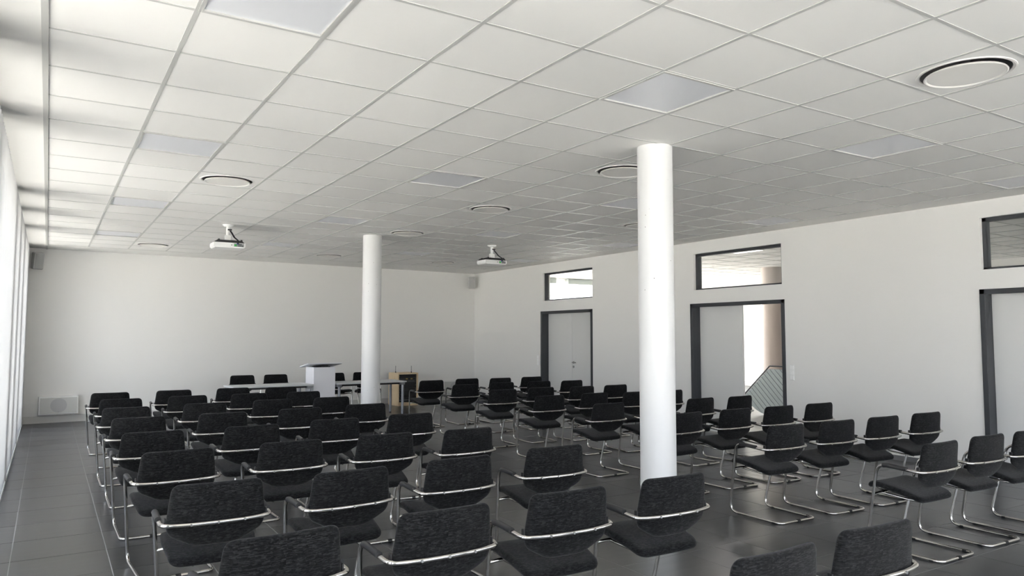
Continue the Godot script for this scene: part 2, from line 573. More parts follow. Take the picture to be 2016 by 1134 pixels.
func build_walls() -> void:
	# far wall
	var w := structure("wall_back", "plain white far wall behind the podium", "wall")
	var dir := (back_b - back_a)
	var len := dir.length()
	w.position = back_a
	w.rotation.y = back_turn()
	part(w, "face", box(Vector3(-0.3, -0.1, -0.3), Vector3(len + 0.4, CEIL + 0.3, 0.0)), M.wall)
	var bb := structure("baseboard_back", "pale grey skirting along the far wall", "skirting")
	bb.position = back_a
	bb.rotation.y = back_turn()
	part(bb, "board", rbox(Vector3(0.3, 0.0, 0.0), Vector3(len, 0.125, 0.014), 0.004), M.baseboard)
	# rear wall behind the camera
	var r := structure("wall_rear", "white window wall behind the chairs", "wall")
	var zr := ZREAR
	part(r, "sill_wall", box(Vector3(-0.75, -0.3, zr), Vector3(XR + 0.2, 0.15, zr + 0.25)), M.wall)
	part(r, "head_beam", box(Vector3(-0.75, 3.0, zr), Vector3(XR + 0.2, CEIL + 0.3, zr + 0.25)), M.wall)
	var gx := [-0.75, 0.25, 2.35, 2.75, 4.85, 5.25, 7.35, 7.75, 8.85, XR + 0.2]
	for k in range(0, gx.size(), 2):
		part(r, "pier", box(Vector3(gx[k], 0.1, zr), Vector3(gx[k + 1] if k == 0 or k == 8 else gx[k] + 0.4, 3.05, zr + 0.25)), M.wall)
	var panes := [[0.25, 2.35], [2.75, 4.85], [5.25, 7.35], [7.75, 8.85]]
	for k in panes.size():
		var t := structure("window_%d" % (20 + k), "wide outer window in the wall behind the chairs", "window")
		var fr := new_st()
		var xa: float = panes[k][0]
		var xb: float = panes[k][1]
		for q in [[xa, xa + 0.05], [xb - 0.05, xb], [(xa + xb) / 2 - 0.03, (xa + xb) / 2 + 0.03]]: add_box(fr, Vector3(q[0], 0.15, zr + 0.1), Vector3(q[1], 3.0, zr + 0.17))
		add_box(fr, Vector3(xa, 0.15, zr + 0.1), Vector3(xb, 0.2, zr + 0.17))
		add_box(fr, Vector3(xa, 2.95, zr + 0.1), Vector3(xb, 3.0, zr + 0.17))
		part(t, "window_frame", fr.commit(), M.frame_dark)
		part(t, "pane", box(Vector3(xa + 0.05, 0.2, zr + 0.13), Vector3(xb - 0.05, 2.95, zr + 0.136)), M.glass)
	# wall with the doors: solid between the openings
	var d := structure("wall_right", "white wall with three dark framed double doors", "wall")
	var doors := [[-13.31, -11.50], [-8.86, -6.99], [-4.31, -2.44]]
	var wins := [[-13.24, -11.50], [-8.78, -7.03], [-4.28, -2.46]]
	var x0 := XR
	var x1 := XR + 0.2
	var z := -17.0
	for i in 3:
		var za: float = doors[i][0]
		var zb: float = doors[i][1]
		var wa: float = wins[i][0]
		var wb: float = wins[i][1]
		part(d, "face", box(Vector3(x0, -0.1, z), Vector3(x1, CEIL + 0.3, za)), M.wall)
		part(d, "lintel", box(Vector3(x0, 2.108, za), Vector3(x1, 2.336, zb)), M.wall)
		part(d, "head", box(Vector3(x0, 2.942, za), Vector3(x1, CEIL + 0.3, zb)), M.wall)
		part(d, "pier", box(Vector3(x0, 2.336, za), Vector3(x1, 2.942, wa)), M.wall)
		part(d, "pier", box(Vector3(x0, 2.336, wb), Vector3(x1, 2.942, zb)), M.wall)
		z = zb
	part(d, "face", box(Vector3(x0, -0.1, z), Vector3(x1, CEIL + 0.3, ZREAR + 0.2)), M.wall)
	var pl := structure("baseboard_right", "grey tile skirting along the door wall", "skirting")
	z = -16.2
	for i in 3:
		part(pl, "board", box(Vector3(XR - 0.010, 0, z), Vector3(XR, 0.065, doors[i][0])), M.plinth)
		z = doors[i][1]
	part(pl, "board", box(Vector3(XR - 0.010, 0, z), Vector3(XR, 0.065, ZREAR)), M.plinth)
	for i in 3: build_door(i, doors[i][0], doors[i][1])
	for i in 3: build_transom(i, wins[i][0], wins[i][1])

func build_door(i: int, za: float, zb: float) -> void:
	var labels := ["closed pale double door in a dark frame nearest the far wall", "pale double door in a dark frame with one leaf open", "closed pale double door in a dark frame furthest from the far wall"]
	var t := structure("door_%d" % (i + 1), labels[i], "door")
	t.position = Vector3(XR, 0, 0)
	var fw := 0.058
	var top := 2.108
	var fr := new_st()
	# face of the frame, standing just proud of the wall, and the deep reveal
	for s in [[za, za + fw], [zb - fw, zb]]:
		add_rbox(fr, Vector3(-0.014, 0, s[0]), Vector3(0.06, top, s[1]), 0.004)
	add_rbox(fr, Vector3(-0.014, top - fw, za), Vector3(0.06, top, zb), 0.004)
	part(t, "frame", fr.commit(), M.frame_dark)
	var rv := new_st()
	add_box(rv, Vector3(0.06, 0, za), Vector3(0.22, top, za + fw - 0.012))
	add_box(rv, Vector3(0.06, 0, zb - fw + 0.012), Vector3(0.22, top, zb))
	add_box(rv, Vector3(0.06, top - fw + 0.012, za), Vector3(0.22, top, zb))
	part(t, "reveal", rv.commit(), M.frame_dark)
	var mid := (za + zb) / 2
	var leaf_x := 0.168
	var h := top - fw + 0.011
	var w := (zb - za) / 2 - fw - 0.003
	var l1 := part(t, "leaf", rbox(Vector3(leaf_x, 0.008, za + fw - 0.011), Vector3(leaf_x + 0.045, h, mid - 0.002), 0.003), M.door)
	if i == 1:
		# the other leaf stands open into the foyer
		part(t, "leaf", rbox(Vector3(leaf_x + 0.05, 0.008, zb - fw - 0.005), Vector3(leaf_x + 0.05 + w, h, zb - fw + 0.04), 0.003), M.door)
	else:
		var l2 := part(t, "leaf", rbox(Vector3(leaf_x, 0.008, mid + 0.002), Vector3(leaf_x + 0.045, h, zb - fw + 0.011), 0.003), M.door)
		var hz := mid + 0.055
		var hs := new_st()
		add_tube(hs, rounded([[Vector3(leaf_x, 1.02, hz), 0], [Vector3(leaf_x - 0.05, 1.02, hz), 0.012], [Vector3(leaf_x - 0.05, 1.02, hz + 0.13), 0]]), 0.010, 10)
		add_tube(hs, [Vector3(leaf_x, 1.02, hz), Vector3(leaf_x - 0.008, 1.02, hz)], 0.026, 18)
		part(l2, "handle", hs.commit(), M.steel)
		part(l2, "lock_plate", tube([Vector3(leaf_x, 0.93, hz), Vector3(leaf_x - 0.008, 0.93, hz)], 0.026, 18), M.steel)

func build_transom(i: int, za: float, zb: float) -> void:
	var t := structure("window_%d" % (i + 1), ["interior window above the door nearest the far wall", "interior window above the half open door", "interior window above the door furthest from the far wall"][i], "window")
	var x := XR + 0.05
	var lo := 2.336
	var hi := 2.942
	var fw := 0.042
	var fr := new_st()
	add_box(fr, Vector3(x, lo, za), Vector3(x + 0.09, lo + 0.025, zb))
	add_box(fr, Vector3(x, hi - fw, za), Vector3(x + 0.09, hi, zb))
	add_box(fr, Vector3(x, lo, za), Vector3(x + 0.09, hi, za + fw))
	add_box(fr, Vector3(x, lo, zb - fw), Vector3(x + 0.09, hi, zb))
	part(t, "window_frame", fr.commit(), M.frame_dark)
	part(t, "pane", box(Vector3(x + 0.05, lo + 0.025, za + fw), Vector3(x + 0.056, hi - fw, zb - fw)), M.glass)

var pillars := [[-1.35, 0.34], [-4.45, 0.34], [-6.10, 0.30], [-9.36, 0.30], [-10.80, 0.28], [-12.50, 0.28], [0.4, 0.3]]

func build_facade() -> void:
	var w := structure("wall_left", "window wall with slim pillars behind the blinds", "wall")
	var xa := -0.75
	var xb := -0.48
	part(w, "sill_wall", box(Vector3(xa, -0.3, -16.2), Vector3(xb, 0.08, ZREAR + 0.2)), M.wall)
	part(w, "head_beam", box(Vector3(xa, 2.98, -16.2), Vector3(xb, CEIL + 0.3, ZREAR + 0.2)), M.wall)
	part(w, "end_pier", box(Vector3(xa, 0, -16.2), Vector3(xb, 3.12, -14.9)), M.wall)
	part(w, "end_pier", box(Vector3(xa, 0, 1.6), Vector3(xb, 3.12, ZREAR + 0.2)), M.wall)
	for p in pillars:
		part(w, "pillar", box(Vector3(xa, 0, p[0] - p[1] / 2), Vector3(xb + 0.032, 3.12, p[0] + p[1] / 2)), M.frame_dark)
	var zs := [-14.9]
	var sorted := pillars.duplicate()
	sorted.sort_custom(func(a, b): return a[0] < b[0])
	for p in sorted: zs.append_array([p[0] - p[1] / 2, p[0] + p[1] / 2])
	zs.append(1.6)
	for k in range(0, zs.size(), 2):
		var za: float = zs[k]
		var zb: float = zs[k + 1]
		var t := structure("window_%d" % (4 + k / 2), "tall outer window behind the vertical blinds", "window")
		var fr := new_st()
		var x := -0.66
		for s in [[za, za + 0.05], [zb - 0.05, zb]]: add_box(fr, Vector3(x, 0.08, s[0]), Vector3(x + 0.07, 2.98, s[1]))
		add_box(fr, Vector3(x, 0.08, za), Vector3(x + 0.07, 0.13, zb))
		add_box(fr, Vector3(x, 2.93, za), Vector3(x + 0.07, 2.98, zb))
		part(t, "window_frame", fr.commit(), M.frame_dark)
		part(t, "pane", box(Vector3(x + 0.03, 0.13, za + 0.05), Vector3(x + 0.036, 2.93, zb - 0.05)), M.glass)

func build_blinds() -> void:
	# slats of 127 mm, turned a little, with a bead chain through their lower ends
	var top := CEIL - 0.035
	var low := 0.06
	var st := new_st()
	var n := 5
	for k in n:
		var a := -0.0635 + 0.127 * k / n
		var b := -0.0635 + 0.127 * (k + 1) / n
		var da := 0.006 * (1.0 - pow(a / 0.0635, 2))
		var db := 0.006 * (1.0 - pow(b / 0.0635, 2))
		var nn := Vector3(1, 0, 0)
		quad(st, Vector3(da, low, a), Vector3(da, top, a), Vector3(db, top, b), Vector3(db, low, b), nn)
	var slat := st.commit()
	var pitch := 0.112
	var bays := [[-15.58, -12.5], [-12.5, -9.36], [-9.36, -6.10], [-6.10, -2.9], [-2.9, 0.0], [0.0, 1.85]]
	var names := ["white vertical blind in the corner by the far wall", "white vertical blind second from the far wall", "white vertical blind third from the far wall", "white vertical blind fourth from the far wall", "white vertical blind drawn aside, fifth from the far wall", "white vertical blind drawn aside by the rear wall"]
	var rng := RandomNumberGenerator.new()
	rng.seed = 4
	for i in bays.size():
		var za: float = bays[i][0]
		var zb: float = bays[i][1]
		var t := thing("vertical_blind", names[i], "blind", Vector3(XB - 0.045, 0, 0), 0.0, "vertical blinds along the windows")
		part(t, "headrail", box(Vector3(-0.022, top, za + 0.01), Vector3(0.022, CEIL - 0.003, zb - 0.01)), M.white_plastic)
		# the two nearest the rear wall are drawn aside, their slats bunched at one end
		var drawn := i >= 4
		var z := za + 0.06
		var beads := []
		while z < zb - 0.04:
			var turn := deg_to_rad((-90.0 if drawn else -66.0) + rng.randf_range(-2.0, 2.0))
			part(t, "slat", slat, M.slat, Vector3(0, 0, z), Vector3(0, turn, 0))
			beads.append(z)
			z += 0.018 if drawn else pitch
			if drawn and beads.size() >= 26: break
		var ch := new_st()
		for b in beads.size() - 1:
			var pts := []
			for s in 9:
				var f := s / 8.0
				pts.append(Vector3(0.062, 0.062 - 0.026 * sin(PI * f), lerpf(beads[b], beads[b + 1], f)))
			add_tube(ch, pts, 0.0055, 5)
		part(t, "bead_chain", ch.commit(), M.bead)

func build_columns() -> void:
	for i in 2:
		var z: float = [-4.52, -10.95][i]
		var x: float = [4.27, 4.295][i]
		var label: String = ["round white column rising among the chairs of the middle aisle", "round white column beside the lectern and podium tables"][i]
		var t := thing("round_column", label, "column", Vector3(x, 0, z))
		part(t, "shaft", lathe([Vector2(0.146, 0.0), Vector2(0.146, CEIL - 0.0005)], 64), M.column)
		# small chips in the plaster
		var rng := RandomNumberGenerator.new()
		rng.seed = 31 + i
		var st := new_st()
		for k in 34:
			var a := rng.randf() * TAU
			var y := rng.randf_range(0.2, 3.0)
			var c := Vector3(cos(a), 0, sin(a))
			var s := rng.randf_range(0.0015, 0.004)
			var side := Vector3(-c.z, 0, c.x)
			var p := c * 0.1465 + Vector3.UP * y
			var pts := []
			for m in 6: pts.append(p + side * cos(TAU * m / 6) * s + Vector3.UP * sin(TAU * m / 6) * s * rng.randf_range(0.8, 1.7))
			for m in range(1, 5): tri(st, pts[0], pts[m], pts[m + 1], c, c, c)
		meta(part(t, "plaster_chips", st.commit(), M.speck), "", "", "", "stuff")

# ---------------------------------------------------------------- chairs
func make_chair(called: String) -> Node3D:
	var t := thing(called, "chair", "chair")
	# frame: one bent tube, mirrored
	var half := [
		[Vector3(0.0, 0.603, 0.013), 0.0], [Vector3(0.12, 0.603, 0.007), 0.0], [Vector3(0.19, 0.604, -0.002), 0.0],
		[Vector3(0.268, 0.606, -0.018), 0.055], [Vector3(0.272, 0.628, -0.335), 0.085],
		[Vector3(0.220, 0.0125, -0.468), 0.075], [Vector3(0.218, 0.0125, 0.080), 0.055], [Vector3(0.06, 0.0125, 0.080), 0.0]]
	var path := []
	for p in half: path.append(p)
	for k in range(half.size() - 1, 0, -1):
		var q: Vector3 = half[k][0]
		path.append([Vector3(-q.x, q.y, q.z), half[k][1]])
	part(t, "frame", tube(rounded(path, true, 6), 0.0115, 10, true), M.chrome, Vector3.ZERO, Vector3.ZERO, "bent chrome tube frame")
	# backrest
	var out := round_poly([[Vector2(-0.222, 0.205), 0.05], [Vector2(0.222, 0.205), 0.05], [Vector2(0.243, 0.02), 0.4], [Vector2(0.236, -0.055), 0.09], [Vector2(0.105, -0.126), 0.14], [Vector2(-0.105, -0.126), 0.14], [Vector2(-0.236, -0.055), 0.09], [Vector2(-0.243, 0.02), 0.4]], 7)
	var bend := func(u: float, v: float, s: float) -> Vector3:
		var z: float = 0.11 * v - 0.42 * u * u
		if v < 0.0: z -= 1.5 * v * v
		return Vector3(u, 0.602 + v * 0.99, z - 0.021 - s)
	part(t, "backrest", pad(out, bend, 0.036), M.fabric)
	# seat
	var so := round_poly([[Vector2(-0.228, 0.455), 0.05], [Vector2(0.228, 0.455), 0.05], [Vector2(0.238, 0.28), 0.5], [Vector2(0.215, 0.05), 0.06], [Vector2(-0.215, 0.05), 0.06], [Vector2(-0.238, 0.28), 0.5]], 7)
	var seat := func(u: float, v: float, s: float) -> Vector3:
		var y: float = 0.378 + 0.19 * v + 0.02 * sin(v * 6.5)
		if v > 0.36: y -= 2.6 * (v - 0.36) * (v - 0.36)
		y += 0.10 * u * u
		return Vector3(u, y + s, -v)
	part(t, "seat", pad(so, seat, 0.046), M.fabric)
	# arm pads
	for s in [-1.0, 1.0]:
		var st := new_st()
		add_tube(st, rounded([[Vector3(s * 0.2712, 0.6185, -0.115), 0], [Vector3(s * 0.2715, 0.6265, -0.262), 0.0], [Vector3(s * 0.272, 0.622, -0.292), 0]], false), 0.0165, 10)
		part(t, "arm_pad", st.commit(), M.pad_plastic)
	# carrier under the seat
	var cs := new_st()
	add_tube(cs, rounded([[Vector3(-0.252, 0.395, -0.386), 0], [Vector3(-0.20, 0.405, -0.37), 0.03], [Vector3(0.20, 0.405, -0.37), 0.03], [Vector3(0.252, 0.395, -0.386), 0]]), 0.0095, 8)
	for s in [-1.0, 1.0]:
		add_tube(cs, rounded([[Vector3(s * 0.17, 0.403, -0.37), 0], [Vector3(s * 0.140, 0.382, -0.20), 0.03], [Vector3(s * 0.10, 0.372, -0.10), 0]]), 0.0085, 8)
	part(t, "seat_carrier", cs.commit(), M.chrome)
	for s in [-1.0, 1.0]:
		part(t, "back_bracket", rbox(Vector3(s * 0.248 - 0.005, 0.592, -0.058), Vector3(s * 0.248 + 0.005, 0.640, -0.034), 0.004), M.black_plastic)
	# screws through the back tube, and glides
	for u in [-0.13, 0.0, 0.13]:
		part(t, "screw", tube([Vector3(u, 0.6035, 0.016 - 0.33 * u * u), Vector3(u, 0.6035, 0.0275 - 0.33 * u * u)], 0.0062, 8), M.steel)
	for q in [Vector3(0.0, 0.0125, 0.080), Vector3(-0.218, 0.010, 0.01), Vector3(0.218, 0.010, 0.01), Vector3(-0.219, 0.010, -0.36), Vector3(0.219, 0.010, -0.36)]:
		var along := Vector3(0.016, 0, 0) if q.x == 0.0 else Vector3(0, 0, 0.014)
		part(t, "glide", tube([q - along, q + along], 0.0148 if q.x == 0.0 else 0.0125, 10), M.black_plastic)
	return t

func build_chairs() -> void:
	# [x, z, turn in degrees] read off the photograph, row by row from the lectern, seat by seat
	var left := [
		[[0.74, -11.23, -0.7], [1.53, -11.29, -1.4], [2.33, -11.33, -4.7], [2.98, -11.17, -3.8]],
		[[0.78, -10.06, -1.4], [1.54, -10.15, -2.8], [2.29, -10.13, -4.6], [3.00, -10.09, -1.0]],
		[[0.74, -8.84, -0.2], [1.54, -8.93, 1.2], [2.31, -9.01, -2.0], [3.03, -9.00, -1.0]],
		[[0.75, -7.69, -0.3], [1.50, -7.71, 0.3], [2.28, -7.76, -1.6], [3.05, -7.89, -4.3]],
		[[0.74, -6.49, 0.4], [1.50, -6.48, 1.8], [2.26, -6.60, -2.1], [3.04, -6.66, -4.9]],
		[[0.765, -5.34, 3.0], [1.52, -5.37, 0.2], [2.25, -5.38, -1.0], [2.96, -5.34, 1.4]],
		[[0.78, -4.08, -1.3], [1.49, -4.04, 3.4], [2.21, -4.09, 0.5], [2.99, -4.16, -2.7]],
		[[0.80, -2.89, 3.2], [1.51, -2.92, 0.4], [2.20, -2.94, -2.2], [2.91, -2.94, -1.2]],
		[null, null, [2.21, -1.73, 0.4], [2.85, -1.75, -3.6]]]
	var right := [
		[[5.63, -11.50, -1.0], [6.41, -11.65, -2.8], [7.04, -11.53, 0.6], [7.75, -11.57, 0.4]],
		[[5.62, -10.27, -1.1], [6.37, -10.38, -1.0], [7.09, -10.35, -2.3], [7.70, -10.24, 0.2]],
		[[5.53, -8.98, -1.1], [6.25, -9.07, -1.9], [6.92, -8.94, 0.7], [7.58, -8.94, -0.2]],
		[[5.49, -7.77, -0.2], [6.25, -7.80, 1.1], [6.89, -7.68, -5.0], [7.49, -7.64, -0.5]],
		[[5.43, -6.52, -0.2], [6.16, -6.52, -0.5], [6.84, -6.46, -0.3], [7.51, -6.42, 2.4]],
		[[5.42, -5.30, 3.7], [6.14, -5.31, -0.9], [6.79, -5.27, -1.5], [7.48, -5.26, -1.9]],
		[[5.40, -4.12, -1.6], [6.08, -4.09, -3.5], [6.75, -4.06, -3.1], [7.46, -4.04, -3.2]],
		[[5.46, -2.86, -0.5], [6.16, -2.87, -2.3], [6.78, -2.84, -3.0], null]]
	var proto := make_chair("cantilever_chair")
	var first := true
	for block in 2:
		var rows: Array = [left, right][block]
		for r in rows.size():
			for s in 4:
				if rows[r][s] == null: continue
				var q: Array = rows[r][s]
				var c: Node3D = proto
				if not first:
					c = proto.duplicate()
					c.name = numbered("cantilever_chair", self)
					add_child(c)
				first = false
				c.position = Vector3(q[0], 0, q[1])
				c.rotation.y = deg_to_rad(q[2])
				var seat: String = ORD[s] if block == 0 else ORD[3 - s]
				var label := "black armchair of the %s block, %s row from the lectern, %s seat from %s" % [["window-side", "door-side"][block], ORD[r], seat, ["blinds", "doors"][block]]
				meta(c, label, "chair", ["chairs of the window-side block", "chairs of the door-side block"][block])
	# four more behind the podium tables, facing the rows
	var pod := [[3.22, -14.92, 183.0, "left seat behind the table nearest the blinds"], [3.86, -14.93, 181.0, "seat beside the lectern behind the table nearest the blinds"], [5.03, -14.90, 183.0, "seat beside the lectern behind the table nearest the rack"], [5.70, -14.95, 178.0, "seat behind the white column at the table nearest the rack"]]
	pod[0][3] = "outer seat behind the table nearest the blinds"
	for q in pod:
		var c: Node3D = proto.duplicate()
		c.name = numbered("cantilever_chair", self)
		add_child(c)
		c.position = Vector3(q[0], 0, q[1])
		c.rotation.y = deg_to_rad(q[2])
		meta(c, "black armchair facing the rows, " + q[3], "chair", "chairs behind the podium tables")

# ---------------------------------------------------------------- podium
func build_tables() -> void:
	var h := 0.682
	var spots := [[2.74, 4.17, -13.34, "grey topped conference table nearest the blinds, left of the lectern"], [4.62, 6.06, -13.44, "grey topped conference table between the lectern and the equipment rack"]]
	spots[0][3] = "grey topped conference table between the blinds and the lectern"
	for q in spots:
		var w: float = q[1] - q[0]
		var t := thing("conference_table", q[3], "table", Vector3(q[0], 0, q[2]), deg_to_rad(3.0), "podium tables")
		part(t, "tabletop", rbox(Vector3(0, h - 0.026, -0.66), Vector3(w, h, 0), 0.004), M.table_top)
		var rail := new_st()
		add_box(rail, Vector3(0.10, h - 0.066, -0.56), Vector3(w - 0.10, h - 0.027, -0.52))
		add_box(rail, Vector3(0.10, h - 0.066, -0.14), Vector3(w - 0.10, h - 0.027, -0.10))
		part(t, "rail", rail.commit(), M.black_plastic)
		for x in [0.06, w - 0.06]:
			part(t, "end_bracket", rbox(Vector3(x - 0.045, h - 0.075, -0.62), Vector3(x + 0.045, h - 0.0265, -0.04), 0.006), M.table_leg)
			for z in [-0.60, -0.06]:
				var l := part(t, "leg", lathe([Vector2(0.026, 0.035), Vector2(0.026, h - 0.076)], 18), M.table_leg, Vector3(x, 0, z))
				part(l, "foot", lathe([Vector2(0.0, 0.0), Vector2(0.021, 0.0), Vector2(0.021, 0.035), Vector2(0.0, 0.035)], 14), M.black_plastic)

func build_lectern() -> void:
	var t := thing("lectern", "white box lectern with a slanted reading top between the tables", "lectern", Vector3(4.185, 0, -13.50), deg_to_rad(2.0))
	part(t, "body", rbox(Vector3(0, 0, -0.45), Vector3(0.415, 0.985, 0), 0.004), M.lectern)
	var st := new_st()
	# wedge that carries the top
	add_box(st, Vector3(0.08, 0.985, -0.36), Vector3(0.335, 1.0, -0.06))
	part(t, "riser", st.commit(), M.black_plastic)
	part(t, "reading_top", rbox(Vector3(-0.33, -0.010, -0.24), Vector3(0.33, 0.010, 0.24), 0.004), M.lectern, Vector3(0.2075, 1.022, -0.20), Vector3(deg_to_rad(-8.5), 0, 0))
	part(t, "reading_lamp_socket", rbox(Vector3(0.15, 0.99, -0.02), Vector3(0.27, 1.02, 0.012), 0.004), M.black_plastic)

func build_rack() -> void:
	var x0 := 6.69
	var w := 0.50
	var t := thing("rack_cabinet", "birch veneer cabinet holding black sound equipment by the far wall", "cabinet", Vector3(x0, 0, -15.38), deg_to_rad(3.0))
	var h := 0.735
	var d := 0.50
	part(t, "side_panel", rbox(Vector3(0, 0, -d), Vector3(0.022, h, 0), 0.003), M.birch)
	part(t, "side_panel", rbox(Vector3(w - 0.03, 0, -d), Vector3(w, h, 0), 0.003), M.birch)
	part(t, "top_panel", rbox(Vector3(0.022, h - 0.03, -d), Vector3(w - 0.03, h, 0), 0.003), M.birch)
	part(t, "base_panel", rbox(Vector3(0.022, 0.0, -d), Vector3(w - 0.03, 0.075, 0), 0.003), M.birch)
	part(t, "back_panel", box(Vector3(0.022, 0.06, -d), Vector3(w - 0.03, h - 0.03, -d + 0.012)), M.rack_black)
	var y := h - 0.035
	var units := [0.075, 0.05, 0.05, 0.135, 0.045, 0.09, 0.075, 0.10]
	var rng := RandomNumberGenerator.new()
	rng.seed = 8
	for i in units.size():
		var hh: float = units[i]
		var yb := y - hh + 0.003
		var u := thing("rack_unit", ["blank black rack panel at the top of the birch cabinet", "black rack receiver with small pale displays, second in the cabinet", "black rack mixer with a row of knobs, third in the cabinet", "tall black amplifier in the middle of the birch cabinet", "slim black rack panel below the tall amplifier", "black rack unit with corner screws, sixth in the cabinet", "plain black rack unit second from the cabinet bottom", "black rack unit with a row of knobs at the cabinet bottom"][i], "rack unit", Vector3(x0, 0, -15.38), deg_to_rad(3.0), "sound equipment in the birch cabinet")
		part(u, "front_panel", rbox(Vector3(0.026, yb, -0.36), Vector3(w - 0.034, y, -0.030), 0.002), M.rack_panel if i % 2 else M.rack_black)
		if i in [2, 7]:
			for k in 10: part(u, "knob", tube([Vector3(0.07 + 0.037 * k, yb + hh * 0.45, -0.030), Vector3(0.07 + 0.037 * k, yb + hh * 0.45, -0.014)], 0.0085, 8), M.grey_plastic)
		if i == 1:
			for k in 2: part(u, "display", box(Vector3(0.20 + 0.12 * k, yb + 0.012, -0.031), Vector3(0.25 + 0.12 * k, yb + 0.036, -0.027)), M.amber)
			for k in 6: part(u, "button", box(Vector3(0.06 + 0.022 * k, yb + 0.015, -0.031), Vector3(0.07 + 0.022 * k, yb + 0.025, -0.026)), M.grey_plastic)
		for cx in [0.042, w - 0.05]:
			part(u, "screw", tube([Vector3(cx, yb + hh * 0.5, -0.030), Vector3(cx, yb + hh * 0.5, -0.026)], 0.006, 8), M.grey_plastic)
		y -= hh + 0.0
	for q in [[0.06, -0.30, "thin black antenna on the cabinet corner beside the column"], [0.36, -0.10, "thin black antenna on the middle of the birch cabinet"]]:
		var a := thing("antenna", q[2], "antenna", Vector3(x0, h, -15.38) + Vector3(q[0], 0, q[1]), 0.0, "antennas on the birch cabinet")
		part(a, "base", lathe([Vector2(0.0, 0.0), Vector2(0.012, 0.0), Vector2(0.012, 0.02), Vector2(0.006, 0.03)], 10), M.black_plastic)
		part(a, "rod", tube([Vector3(0, 0.02, 0), Vector3(0, 0.155, 0)], 0.0048, 6), M.black_plastic)

func build_speakers() -> void:
	# low wall speakers
	for i in 2:
		var x: float = [-0.10, 8.19][i]
		var t := thing("wall_subwoofer", ["wide white loudspeaker low on the far wall by the blinds", "wide white loudspeaker low on the far wall behind the right chairs"][i].replace("right chairs", "door-side chairs"), "loudspeaker", Vector3(x, 0, back_z(x)), back_turn(), "low white wall loudspeakers")
		part(t, "cabinet", rbox(Vector3(0, 0.155, 0.0), Vector3(0.615, 0.475, 0.115), 0.006), M.white_plastic)
		part(t, "grille", rbox(Vector3(0.022, 0.175, 0.11), Vector3(0.593, 0.455, 0.121), 0.004), M.grille)
		part(t, "cone", tube([Vector3(0.3075, 0.315, 0.12), Vector3(0.3075, 0.315, 0.1235)], 0.128, 32), mat(Color(0.715, 0.715, 0.715), 0.6))
		for gx in [0.165, 0.45]: part(t, "grille_rib", box(Vector3(gx - 0.004, 0.178, 0.119), Vector3(gx + 0.004, 0.452, 0.1235)), M.baseboard)
		part(t, "badge", rbox(Vector3(0.297, 0.195, 0.122), Vector3(0.317, 0.207, 0.127), 0.002), M.steel)
	# small speakers high in the corners
	for i in 2:
		var x: float = [-0.195, 8.965][i]
		var turn: float = [0.45, -0.55][i]
		var t := thing("corner_speaker", ["small grey loudspeaker high in the corner by the blinds", "small grey loudspeaker high in the corner by the door wall"][i], "loudspeaker", Vector3(x, 2.90, back_z(x) + 0.17), turn, "small corner loudspeakers")
		var b := part(t, "cabinet", rbox(Vector3(-0.085, -0.15, -0.07), Vector3(0.085, 0.15, 0.06), 0.02), mat(Color(0.78, 0.78, 0.77), 0.5), Vector3.ZERO, Vector3(0.16, 0, 0))
		part(b, "grille", rbox(Vector3(-0.07, -0.135, 0.055), Vector3(0.07, 0.135, 0.066), 0.01), mat(Color(0.68, 0.68, 0.67), 0.6))
		part(t, "bracket", tube(rounded([[Vector3(0, 0.10, -0.05), 0], [Vector3(0, 0.16, -0.09), 0.02], [Vector3(0, 0.16, -0.16), 0]]), 0.012, 8), M.white_plastic)

